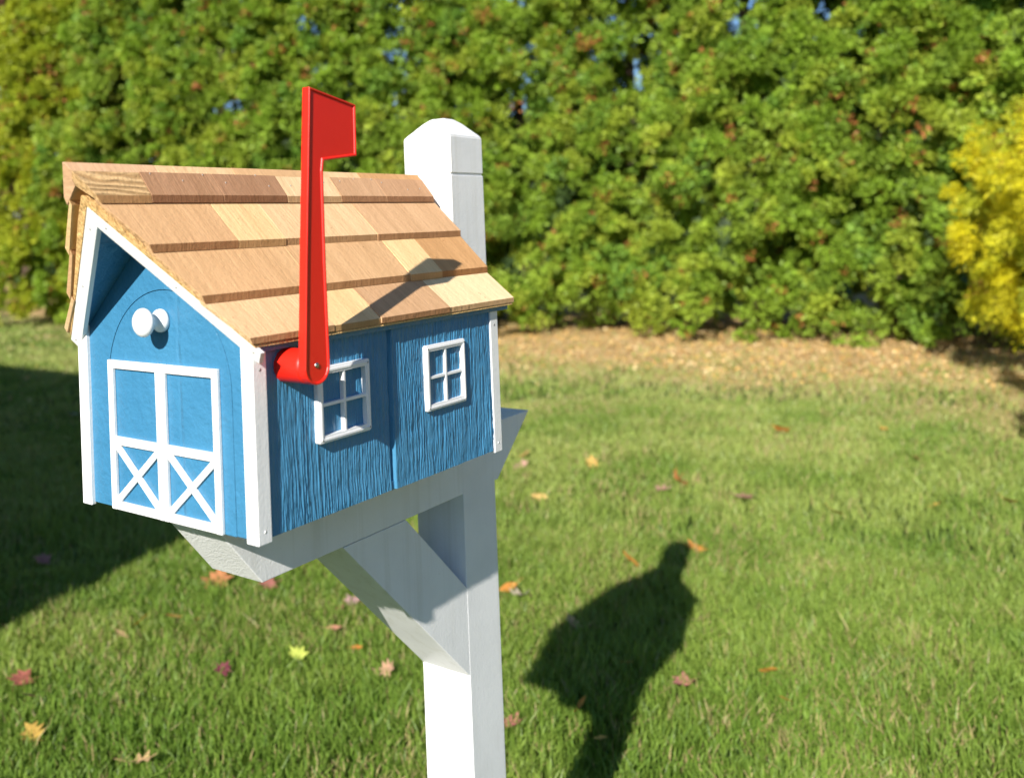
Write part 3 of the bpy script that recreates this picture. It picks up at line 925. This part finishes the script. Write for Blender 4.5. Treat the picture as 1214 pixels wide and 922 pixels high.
# ------------------------------------------------------------------ foliage
def foliage_mesh(name, H, Rb, clumps, per, rc_rng, leaf, palette, mat, seed, prof, z0=0.10, bright=1.0, droop=0.0, brown=0.03, back_dir=None, lump=0.15, gapt=0.30, view_from=None, cx=0, cy=0):
    g = np.random.default_rng(seed)
    # clump centres on a lumpy envelope
    nc = clumps
    zz = z0 + (H - z0) * g.random(nc) ** 0.85
    th_ = g.random(nc) * 2 * math.pi
    R = Rb * prof(zz / H)
    ln = fbm(th_ * 1.6 * Rb + seed, zz, 1.3, seed % 13)
    R = R * (1 + lump * 2 * (ln - 0.5)) + g.normal(0, 0.05, nc)
    gapn = fbm(th_ * 2.2 * Rb + seed * 2, zz, 1.9, (seed * 3) % 17)
    keep = gapn > gapt
    inner = g.random(nc) < 0.22
    R = np.where(inner, R * g.uniform(.55, .9, nc), R)
    keep |= inner & (g.random(nc) < .5)
    if view_from is not None:      # thin the side nobody can see
        vx, vy = view_from[0] - cx, view_from[1] - cy; nn = math.hypot(vx, vy)
        facing = (np.cos(th_) * vx + np.sin(th_) * vy) / nn
        keep &= (facing > -0.25) | (g.random(nc) < 0.45)
    zz, th_, R = zz[keep], th_[keep], R[keep]; nc = len(zz)
    rc = g.uniform(*rc_rng, nc)
    C = np.stack([np.cos(th_) * R, np.sin(th_) * R, zz], 1)
    rad = np.stack([np.cos(th_), np.sin(th_), np.full(nc, 0.35 - droop)], 1)
    rad /= np.linalg.norm(rad, axis=1)[:, None]
    # leaves fan out from a root behind the clump
    N = nc * per
    ci = np.repeat(np.arange(nc), per)
    d = g.normal(0, 1, (N, 3)); d /= np.linalg.norm(d, axis=1)[:, None]
    d = d + rad[ci] * 0.75; d /= np.linalg.norm(d, axis=1)[:, None]
    # sub-sprays: snap directions towards a few frond axes
    nf = 9
    fr = g.normal(0, 1, (nc, nf, 3)); fr /= np.linalg.norm(fr, axis=2)[:, :, None]
    fr = fr + rad[:, None, :] * 0.9; fr /= np.linalg.norm(fr, axis=2)[:, :, None]
    fi = g.integers(0, nf, N)
    ax = fr[ci, fi]
    rr = rc[ci] * (0.35 + 0.75 * g.random(N) ** 0.6)
    d2 = ax + d * 0.38; d2 /= np.linalg.norm(d2, axis=1)[:, None]
    pos = C[ci] + d2 * rr[:, None] * np.array([1, 1, 0.9])
    pos[:, 2] -= droop * rr * 0.8
    pos[:, 2] = np.maximum(pos[:, 2], 0.03)
    dirv = d2 + g.normal(0, 0.45, (N, 3)); dirv[:, 2] -= droop * 0.8
    dirv /= np.linalg.norm(dirv, axis=1)[:, None]
    side = np.cross(dirv, ax + g.normal(0, 0.6, (N, 3))); side /= (np.linalg.norm(side, axis=1)[:, None] + 1e-6)
    ll = leaf[0] * g.uniform(.6, 1.3, N); lw = leaf[1] * g.uniform(.6, 1.3, N)
    V = np.empty((N, 4, 3), dtype=np.float32)
    V[:, 0] = pos - dirv * (ll * .5)[:, None]; V[:, 2] = pos + dirv * (ll * .5)[:, None]
    V[:, 1] = pos + side * (lw * .5)[:, None] + dirv * (ll * .1)[:, None]
    V[:, 3] = pos - side * (lw * .5)[:, None] + dirv * (ll * .1)[:, None]
    pal = np.array(palette)
    ck = g.integers(0, len(pal), nc); cmix = g.random(nc)[:, None]
    base = pal[ck] * (0.6 + 0.4 * cmix) + pal[(ck + 1) % len(pal)] * (0.4 - 0.4 * cmix)
    fb = g.uniform(.75, 1.25, (nc, nf))
    cc = base[ci] * fb[ci, fi][:, None] * g.uniform(.8, 1.2, N)[:, None] * bright
    bf = g.random((nc, nf)) < brown
    bl = bf[ci, fi] & (g.random(N) < .8)
    cc[bl] = np.array([0.42, 0.17, 0.055]) * g.uniform(.7, 1.3, bl.sum())[:, None]
    cols = np.repeat(cc[:, None], 4, 1).reshape(-1, 3)
    return np_mesh(name, V.reshape(-1, 3), np.arange(N * 4).reshape(-1, 4), cols, mat)


def trunk_mesh(name, H, r, spread, seed, branches=26, rise=.25, zmin=.15):
    rd = random.Random(seed)
    bm = bmesh.new()
    def tube(p0, p1, r0, r1, n=7):
        p0, p1 = Vector(p0), Vector(p1); d = (p1 - p0).normalized(); u = d.orthogonal().normalized(); w = d.cross(u)
        a = [bm.verts.new(p0 + (u * math.cos(t) + w * math.sin(t)) * r0) for t in [6.2832 * i / n for i in range(n)]]
        b = [bm.verts.new(p1 + (u * math.cos(t) + w * math.sin(t)) * r1) for t in [6.2832 * i / n for i in range(n)]]
        for i in range(n): bm.faces.new((a[i], a[(i + 1) % n], b[(i + 1) % n], b[i]))
    pts = [(rd.uniform(-.04, .04) * (k > 0), rd.uniform(-.04, .04) * (k > 0), H * k / 6 - (.05 if k == 0 else 0)) for k in range(7)]
    for k in range(6): tube(pts[k], pts[k + 1], r * (1 - k / 6.6), r * (1 - (k + 1) / 6.6), 10)
    for k in range(branches):
        z = H * (zmin + (0.88 - zmin) * k / branches); a = k * 2.4 + rd.uniform(-.4, .4)
        ln = spread(z / H) * rd.uniform(.7, .95)
        m = (math.cos(a) * ln * .5, math.sin(a) * ln * .5, z + ln * rise * .7)
        tube((0, 0, z), m, r * .28 * (1.1 - z / H), r * .18 * (1.1 - z / H), 5)
        tube(m, (math.cos(a + .2) * ln, math.sin(a + .2) * ln, z + ln * rise * 1.7), r * .18 * (1.1 - z / H), .004, 5)
    me = bpy.data.meshes.new(name); bm.to_mesh(me); bm.free(); me.materials.append(M_BARK)
    for p in me.polygons: p.use_smooth = True
    return me


GREENS = [(0.220, 0.345, 0.034), (0.300, 0.405, 0.044), (0.155, 0.290, 0.040), (0.365, 0.435, 0.050), (0.230, 0.350, 0.032)]
YGREENS = [(0.36, 0.42, 0.030), (0.42, 0.45, 0.034), (0.28, 0.38, 0.03)]
prof_arb = lambda q: np.where(q < .06, .86 + q * 2.3, 1.0 - 0.62 * np.clip(q, 0, 1) ** 1.7) * np.sqrt(np.clip((1.02 - q) / .12, 0, 1))


def front_y(x): return 9.35 if x > -5 else 9.35 - (-5 - x) * 0.25


HEDGE = [
    (-13.2, 'yellow green conical arborvitae at the far left end of the hedge', YGREENS),
    (-11.75, 'arborvitae directly behind the left edge of the mailbox roof', GREENS),
    (-10.15, 'arborvitae rising behind the front half of the shingle roof', GREENS),
    (-8.60, 'arborvitae standing behind the red flag', GREENS),
    (-7.05, 'arborvitae behind the gap between red flag and post top', GREENS),
    (-5.50, 'arborvitae directly behind the white post top', GREENS),
    (-4.00, 'arborvitae just right of the white post top', GREENS),
    (-2.50, 'arborvitae in the middle of the open hedge between post and yellow cypress', GREENS),
    (-1.00, 'green arborvitae immediately left of the golden yellow cypress', GREENS),
    (0.55, 'dark green arborvitae rising behind the golden yellow cypress', GREENS),
    (2.15, 'arborvitae beyond the right side of the golden cypress', GREENS),
    (3.75, 'last arborvitae at the right end of the hedge', GREENS),
]
for i, (hx, lab, pal) in enumerate(HEDGE):
    hy = front_y(hx) + 1.25 + random.uniform(-.12, .12)
    H = 7.3 + random.uniform(-.4, .5); Rb = 1.28 + random.uniform(-.05, .08)
    if i == 0: H, Rb = 5.7, 1.12
    root = empty('arborvitae_tree', (hx, hy, 0), lab, 'tree', 'arborvitae trees of the tall hedge')
    vis = i <= 10
    near = hx > -6
    cl = 1550; per = 320 if near else 230
    if i > 10: cl, per = 700, 120
    fm = foliage_mesh('foliage', H, Rb, cl, per, (0.14, 0.30), (0.058, 0.028) if near else (0.072, 0.034), pal, M_NEEDLE, 100 + i, prof_arb,
                      z0=0.12, brown=0.040, view_from=(CX, CY), cx=hx, cy=hy, lump=.60, gapt=.355)
    link_mesh('foliage', fm, root)
    link_mesh('trunk', trunk_mesh('trunk', H * .96, .10, lambda q: Rb * .8 * float(prof_arb(np.array(q))), i, 40), root)

# golden cypress
gx, gy_ = 1.80, 8.15
root = empty('golden_cypress', (gx, gy_, 0), 'bright golden yellow threadleaf cypress at the right edge before the hedge', 'shrub')
prof_g = lambda q: np.where(q < .42, .72 + q * .67, np.sqrt(np.clip(1 - (np.clip(q - .42, 0, 1) / .60) ** 1.9, 0, 1)))
GOLD = [(0.66, 0.60, 0.018), (0.60, 0.56, 0.022), (0.72, 0.64, 0.025), (0.38, 0.44, 0.03)]
fm = foliage_mesh('foliage', 2.62, 1.74, 900, 330, (0.14, 0.26), (0.050, 0.010), GOLD, M_GOLD, 77, prof_g, z0=0.42, droop=0.6, brown=0.03,
                  view_from=(CX, CY), cx=gx, cy=gy_, lump=.34, gapt=.38)
link_mesh('foliage', fm, root)
link_mesh('trunk', trunk_mesh('trunk', 2.6, .08, lambda q: 1.4 * (1 - q * .8), 5, 60, .05, .03), root)

# low golden shrub outside the right edge: it shades the ground in front of the cypress
root = empty('golden_shrub', (1.78, 5.72, 0), 'low rounded golden shrub on the lawn in front of the golden cypress', 'shrub')
fm = foliage_mesh('foliage', 0.92, 1.02, 380, 260, (0.12, 0.20), (0.050, 0.012), GOLD, M_GOLD, 78, prof_g, z0=0.12, droop=0.4, brown=0.0, lump=.2, gapt=.25)
link_mesh('foliage', fm, root)
link_mesh('trunk', trunk_mesh('trunk', 0.9, .05, lambda q: .8 * (1 - q * .8), 6, 30, .1, .05), root)

# rusty tree beyond the left end of the hedge
tx, ty = -20.5, 12.0
root = empty('autumn_tree', (tx, ty, 0), 'rusty brown leaved tree beyond the far left end of the hedge', 'tree')
prof_a = lambda q: np.where(q < .2, q * 4.0, np.sqrt(np.clip(1 - ((q - .2) / .82) ** 2, 0, 1)))
fm = foliage_mesh('foliage', 9.0, 3.6, 900, 110, (0.3, 0.55), (0.13, 0.09), [(0.26, 0.13, 0.08), (0.33, 0.17, 0.09), (0.19, 0.10, 0.07)], M_RUST, 55, prof_a, z0=1.2, brown=0.1,
                  lump=.2, gapt=.25)
link_mesh('foliage', fm, root)
link_mesh('trunk', trunk_mesh('trunk', 8.2, .20, lambda q: 3.0 * (1 - q * .7), 9, 30, .5, .2), root)

# far wood beyond the hedge, seen only through its gaps
n = 60000
fx = rng.uniform(-75, 45, n); fz0 = fbm(fx, fx * 0, 0.12, 3) * 6 + 5
fy = 38 + rng.uniform(0, 10, n) - 0.25 * fx; fz = fz0 * rng.random(n) ** .8
a1 = rng.random(n) * 6.283; a2 = rng.uniform(-.9, .9, n)
u = np.stack([np.cos(a1), np.sin(a1) * .6, np.sin(a2)], 1); v = np.stack([-np.sin(a1) * np.sin(a2), np.cos(a1) * .3, np.cos(a2)], 1)
c_ = np.stack([fx, fy, fz], 1); q_ = rng.uniform(.3, .65, n)[:, None]
V = np.stack([c_ - u * q_, c_ - v * q_, c_ + u * q_, c_ + v * q_], 1)
cc = np.array([0.06, 0.10, 0.025]) * rng.uniform(.6, 1.5, n)[:, None]
o = link_mesh('far_wood', np_mesh('far_wood', V.reshape(-1, 3), np.arange(n * 4).reshape(-1, 4), np.repeat(cc[:, None], 4, 1).reshape(-1, 3), M_NEEDLE))
tag(o, 'dark green wood far beyond the hedge glimpsed through its gaps', 'wood', kind='stuff')

# ------------------------------------------------------------------ house behind the photographer: its corner throws the lawn shadow
house = empty('house', (-8.0, -7.4, 0), 'pale sided two storey house behind the photographer whose shadow falls on the lawn', 'house')
M_SIDE = mat_plain('pale_siding', (0.55, 0.53, 0.48), 0.7)
M_ROOFH = mat_plain('grey_roof_shingle', (0.10, 0.10, 0.11), 0.9, bump=.5, bscale=30)
M_GLASS = mat_plain('window_glass', (0.03, 0.04, 0.05), 0.08)
M_TRIMH = mat_plain('house_trim', (0.7, 0.7, 0.68), 0.5)


def wbox(b, x0, x1, y0, y1, z0, z1, bev=0.01, **k):
    b.box(x0 / S, x1 / S, y0 / S, y1 / S, (z0 - G0) / S, (z1 - G0) / S, bev, **k)


HX0, HX1, HY0, HY1, HH = -14.0, -1.05, -11.5, -3.1, 4.75
b = MB(); wbox(b, HX0, HX1, HY0, HY1, 0, HH)
for k in range(1, 30):
    z = k * 0.155
    if z < HH - .1: wbox(b, HX0 - .012, HX1 + .012, HY0 - .012, HY1 + .012, z, z + .03, 0)
b.build('wall', M_SIDE, house)
b = MB()
ym = (HY0 + HY1) / 2
b.prism([((HY0 - .1) / S, (HH + .001 - G0) / S), ((HY1 + .1) / S, (HH + .001 - G0) / S), (ym / S, (HH + 2.0 - G0) / S)], 'x', (HX0 - .05) / S, (HX1 + .02) / S, 0.01)
b.build('roof', M_ROOFH, house)
for wx_ in (-12, -9.6, -4.8, -2.6):
    for wz in (0.9, 3.0):
        b = MB(); wbox(b, wx_ - .5, wx_ + .5, HY1 + .005, HY1 + .05, wz, wz + 1.3)
        w_ = b.build('window', M_TRIMH, house)
        b = MB(); wbox(b, wx_ - .42, wx_ - .02, HY1 + .02, HY1 + .056, wz + .08, wz + 1.22, 0); wbox(b, wx_ + .02, wx_ + .42, HY1 + .02, HY1 + .056, wz + .08, wz + 1.22, 0)
        b.build('pane', M_GLASS, w_)
b = MB(); wbox(b, -7.7, -6.7, HY1 + .005, HY1 + .05, 0.02, 2.1); d_ = b.build('door', M_TRIMH, house)
b = MB(); b.lathe([(0, .03), (.05, .035), (.07, .01)], (-6.8 / S, (HY1 + .045) / S, (1.0 - G0) / S), 'y', 12); b.build('handle', M_METAL, d_)

# ------------------------------------------------------------------ light
sd = Vector((0.215, -0.83, 0.50)).normalized()      # towards the sun
el = math.asin(sd.z); az = math.atan2(sd.x, sd.y)
sun = bpy.data.lights.new('sun', 'SUN'); sun.energy = 4.9; sun.angle = math.radians(0.53); sun.color = (1.0, 0.95, 0.87)
so = bpy.data.objects.new('sun', sun); COL.objects.link(so); so.location = (0, 0, 12)
so.rotation_euler = (-sd).to_track_quat('-Z', 'Y').to_euler()
wd = bpy.data.worlds.new('World'); scene.world = wd; wd.use_nodes = True
nt = wd.node_tree; bg = nt.nodes['Background']
sky = nt.nodes.new('ShaderNodeTexSky'); sky.sky_type = 'NISHITA'; sky.sun_disc = False
sky.sun_elevation = el; sky.sun_rotation = az
sky.air_density = 1.0; sky.dust_density = 0.2; sky.ozone_density = 6.0
nt.links.new(sky.outputs[0], bg.inputs[0]); bg.inputs[1].default_value = 0.072

scene.view_settings.view_transform = 'Standard'
scene.view_settings.look = 'None'
scene.view_settings.exposure = 0.80
scene.view_settings.gamma = 1.0
scene.render.engine = 'CYCLES'
scene.cycles.max_bounces = 8
scene.render.resolution_x = 1024; scene.render.resolution_y = 777
